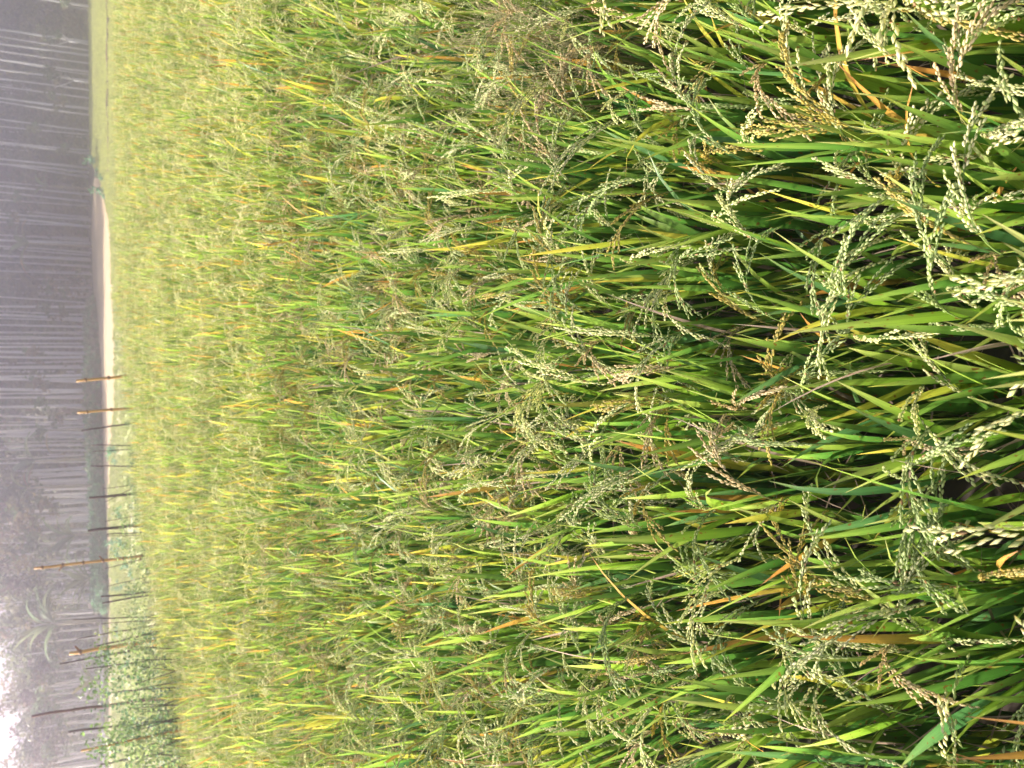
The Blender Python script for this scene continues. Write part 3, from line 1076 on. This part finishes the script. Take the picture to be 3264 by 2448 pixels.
stk = [((259, 1374), (432, 1347), 7, 'dark stake with a pale tip, first left of the two orange bamboo poles'),
       ((292, 1418), (430, 1420), 4, 'thin upright dark stake, right one of a close pair'),
       ((296, 1439), (430, 1431), 3, 'very thin dark stake, left one of a close pair'),
       ((290, 1485), (436, 1486), 5, 'lone thin upright dark stake before the green bank'),
       ((284, 1587), (436, 1572), 11, 'thick dark stake with a blunt top, the right one of two'),
       ((330, 1558), (438, 1545), 3, 'thin slanting cane just right of a thick blunt stake'),
       ((335, 1600), (440, 1548), 3, 'thin cane crossing behind the thick blunt stake'),
       ((280, 1693), (448, 1674), 12, 'thick dark stake with a tapering top, the left one of two'),
       ((335, 1662), (430, 1645), 3, 'thin slanting cane between the two thick dark stakes'),
       ((340, 1703), (440, 1698), 5, 'short grey stake close left of the thick tapering one'),
       ((340, 1709), (440, 1706), 3, 'short thin cane beside the short grey stake'),
       ((335, 1812), (452, 1783), 3, 'thin slanting cane left of the knotted bamboo pole'),
       ((322, 1902), (470, 1888), 8, 'dark stake, right one of a leaning pair before the meadow'),
       ((325, 1922), (462, 1898), 7, 'dark stake, left one of a leaning pair before the meadow'),
       ((345, 1868), (455, 1842), 3, 'faint thin cane leaning right of the leaning pair'),
       ((230, 1974), (468, 1967), 5, 'thin upright dark stake in front of the tallest banana plant'),
       ((322, 1988), (440, 1980), 3, 'short thin grey cane beside an upright dark stake'),
       ((244, 2036), (502, 1991), 5, 'thin dark stake leaning left, right of the thick bamboo pole'),
       ((300, 2062), (455, 2025), 7, 'dark branched stake close to the thick bamboo pole'),
       ((190, 2116), (500, 2060), 7, 'tall dark stake leaning left of the thick bamboo pole'),
       ((272, 2132), (492, 2104), 6, 'dark thin stake wound with bean leaves'),
       ((330, 2210), (520, 2190), 6, 'short dark stake buried in bean leaves'),
       ((218, 2332), (538, 2295), 9, 'dark stake near the left edge, left of the long brown pole'),
       ((320, 2436), (590, 2388), 8, 'dark slanting stake at the left edge')]
for t, b, wd, lab in stk:
    pole('wooden_stake', t, b, wd, WO, lab, 'stake')
pole('wooden_pole', (101, 2282), (540, 2222), 11, solid_material('brown_pole', (.13, .06, .045), (.2, .1, .075), 6, stretch=(1, 1, .2), vcol=True), 'long brown leaning pole, the tallest of all', 'pole', mid=(410, 2238))

# ------------------------------------------------------------------ bean vines and weeds at the far edge
VINE = []
for i in range(7):
    tones = [(.08, .16, .05), (.13, .21, .06), (.18, .25, .08), (.10, .18, .09), (.24, .29, .11)]
    VINE.append(crown_pack(rc, 1, 1, 620, .085, tones, 12, .5).mesh('foliage', M_WEED))
VSTEM = MB()
for k in range(4):
    az = k * 1.6
    tube(VSTEM, [(0, 0, 0), (.2 * math.cos(az), .2 * math.sin(az), .5), (.5 * math.cos(az + .4), .5 * math.sin(az + .4), 1)], [.03, .02, .008], np.array((.9, 1, .8)), 4)
VSTEM = VSTEM.mesh('stem', M_WOOD)
vines = [(415, 2120, .42, .5, 'bean vine climbing the stakes, its leaves thin'), (430, 2200, .5, .55, 'dense bean vine between the long brown pole and the stakes'), (470, 2260, .5, .45, 'bean vine at the foot of the long brown pole'),
         (440, 2330, .5, .55, 'bean vine left of the long brown pole'), (500, 2400, .55, .5, 'broad bean vine near the left edge'), (470, 2440, .5, .6, 'bean vine cut by the left edge'), (400, 2290, .34, .45, 'tall bean vine with light leaves beside the long brown pole'),
         (480, 2150, .45, .4, 'bushy weed below the thin bean vine'), (455, 2060, .35, .35, 'small bluish weed beside the thick bamboo pole'), (465, 1990, .35, .3, 'rounded weed under the upright dark stake'), (450, 1900, .4, .33, 'pale weed at the leaning pair of stakes'),
         (445, 1820, .38, .33, 'wide leaved weed by the knotted bamboo pole'), (430, 1720, .40, .38, 'bushy pale weed left of the thick tapering stake'), (425, 1640, .38, .36, 'light tipped weed between the thick stakes'), (438, 1560, .3, .26, 'low green weed under the thick blunt stake'),
         (428, 1480, .36, .26, 'low dark weed under the lone stake'), (420, 1400, .3, .22, 'low weed left of the pale tipped stake'), (415, 1330, .26, .2, 'small weed between bamboo and pale tipped stake'), (400, 1240, .25, .18, 'tiny weed at the bamboo pole foot'),
         (370, 1100, .25, .16, 'low green weed at the rice edge before the dirt'), (365, 980, .22, .15, 'low weed tuft at the rice edge before the road')]
for px, py, r, hh, lab in vines:
    g = on_plane(px + 10, py, CAN)
    d = edge_y(g.x) + R.uniform(.5, 1.3)
    p = at_depth(px + 14, py, d)
    t = empty('weed_plant', (p.x, p.y, 0), R.uniform(0, 6))
    s = link('stem', VSTEM, t); s.scale = (r, r, max(.3, p.z))
    f = link('foliage', R.choice(VINE), t); f.location = (0, 0, max(.25, p.z)); f.scale = (r, r, hh)
    tag(t, lab, 'plant', 'weeds and bean vines along the far edge')

# young shrubs dotted over the meadow
for i, (px, py, r, lab) in enumerate([(345, 1452, .16, 'small dark shrub on the dirt strip, the upper one of two'), (368, 1448, .2, 'small dark shrub on the dirt strip, the lower one of two'), (386, 1635, .17, 'small shrub on the meadow between two thick stakes'), (360, 1735, .2, 'dark shrub left of the short grey stake'), (372, 1756, .17, 'round shrub on the meadow by the bamboo'), (398, 1730, .2, 'dark leafy shrub low behind the weeds'),
                                      (420, 1812, .2, 'bluish shrub on the meadow left of the knotted bamboo'), (372, 1870, .14, 'tiny shrub alone on the pale meadow'), (395, 1868, .14, 'tiny shrub near the faint cane'), (375, 2010, .14, 'tiny dark shrub beside the leaning stake'), (412, 2095, .16, 'dark shrub spot in the meadow with a pale leaf'), (345, 2090, .2, 'green shrub by the log rail fence'), (306, 528, .3, 'dark green shrub at the tip of the dirt road, the far one of two'), (324, 600, .26, 'dark green shrub at the near side of the dirt road tip')]):
    p = on_plane(px + 8, py, .02)
    t = empty('shrub', (p.x, p.y, 0), i)
    k = p.y / 20
    s = link('stem', VSTEM, t); s.scale = (.1, .1, .2)
    f = link('foliage', R.choice(LC_ME), t); f.location = (0, 0, r * 1.1); f.scale = (r * 2.2 * k, r * 2.2 * k, r * 2.4 * k)
    tag(t, lab, 'shrub', 'small shrubs on the meadow')

# ------------------------------------------------------------------ short grass on the open ground
def tuft(rng, n, h, tones, wid=.012):
    mb = MB()
    for k in range(n):
        az = rng.uniform(0, 6.28)
        b = Vector((rng.uniform(-.12, .12), rng.uniform(-.12, .12), 0))
        d = Vector((math.cos(az) * .5, math.sin(az) * .5, 1)).normalized() * h * rng.uniform(.6, 1.2)
        s = Vector((-math.sin(az), math.cos(az), 0)) * wid
        mb.add([tuple(b - s), tuple(b + s), tuple(b + d * .6 + s * .6), tuple(b + d)], [(0, 1, 2), (0, 2, 3)], np.array(rng.choice(tones)) * rng.uniform(.8, 1.2))
    return mb


gt = [template('tuft_shape', tuft(rc, 26, .16, [(.23, .28, .08), (.29, .32, .11), (.34, .34, .15)]).mesh('tuft', M_GRASS)) for _ in range(4)]
yt = [template('tuft_shape', tuft(rc, 26, .17, [(.27, .31, .08), (.33, .35, .11), (.36, .36, .14)], .01).mesh('tuft', M_GRASS)) for _ in range(4)]


def inside(poly, x, y):
    c = False
    j = len(poly) - 1
    for i in range(len(poly)):
        xi, yi = poly[i]; xj, yj = poly[j]
        if (yi > y) != (yj > y) and x < (xj - xi) * (y - yi) / (yj - yi) + xi:
            c = not c
        j = i
    return c


def lay(name, poly, box, count, temps, label, cat, avoid=None, dens=None):
    P = []
    rg = random.Random(len(name))
    while len(P) < count:
        x, y = rg.uniform(box[0], box[1]), rg.uniform(box[2], box[3])
        if abs(x) > .44 * y + 3 or not inside(poly, x, y) or (avoid and inside(avoid, x, y)):
            continue
        P.append((x, y, 0.0))
    n = len(P)
    rr = np.random.default_rng(len(name))
    o = scatter(name, P, rr.uniform(0, 6.28, n), rr.uniform(.6, 1.3, n), rr.integers(0, len(temps), n), temps)
    tag(o, label, cat)


lay('grass', meadow, (-26, 12, 9, 66), 7000, gt, 'short pale grass over the meadow behind the poles', 'grass', earth)
lay('mown_grass', young, (4, 46, 22, 98), 12000, yt, 'even light green short crop on the right behind the rice', 'grass', earth)
P = []
rg = random.Random(3)
while len(P) < 2600:
    x = rg.uniform(-9, 12)
    y = edge_y(x) + rg.uniform(-.25, 1.9)
    if abs(x) < .44 * y + 3:
        P.append((x, y, 0))
n = len(P)
o = scatter('verge_grass', P, NR.uniform(0, 6.28, n), NR.uniform(2.6, 4.6, n) * np.interp([p[0] for p in P], [-3, 2, 6], [1, .85, .7]), NR.integers(0, 4, n), [template('tuft_shape', tuft(rc, 22, .16, [(.13, .20, .06), (.18, .25, .08), (.24, .28, .10)], .0035).mesh('tuft', M_GRASS)) for _ in range(4)])
tag(o, 'rank green grass along the far edge of the rice', 'grass')
# the earth bund that shows as a brown line along the right rice edge
mb = MB()
bp = [(x, 50 + .15 * math.sin(x)) for x in np.linspace(10.5, 46, 44)]
tube(mb, [(x, y, R.uniform(-.03, .03)) for x, y in bp], [.14 + R.uniform(-.03, .03) for _ in bp], np.array((1, 1, 1.)), 8)
o = link('earth_bund', mb.mesh('earth_bund', solid_material('bund_earth', (.10, .07, .05), (.19, .13, .09), 5)))
o['kind'] = 'structure'

# ------------------------------------------------------------------ haze
hz = bpy.data.meshes.new('haze')
x0, x1, y0, y1, z0, z1 = -255, 255, -65, 335, -1, 16.5
hz.from_pydata([(x0, y0, z0), (x1, y0, z0), (x1, y1, z0), (x0, y1, z0), (x0, y0, z1), (x1, y0, z1), (x1, y1, z1), (x0, y1, z1)], [],
               [(3, 2, 1, 0), (4, 5, 6, 7), (0, 1, 5, 4), (1, 2, 6, 5), (2, 3, 7, 6), (3, 0, 4, 7)])
m, n, out = mat_new('haze')
v = n.nodes.new('ShaderNodeVolumePrincipled')
v.inputs['Color'].default_value = (.85, .80, .99, 1)
v.inputs['Density'].default_value = .0068
v.inputs['Anisotropy'].default_value = .85
n.links.new(v.outputs[0], out.inputs['Volume'])
hz.materials.append(m)
ho = link('haze', hz)
ho['kind'] = 'stuff'
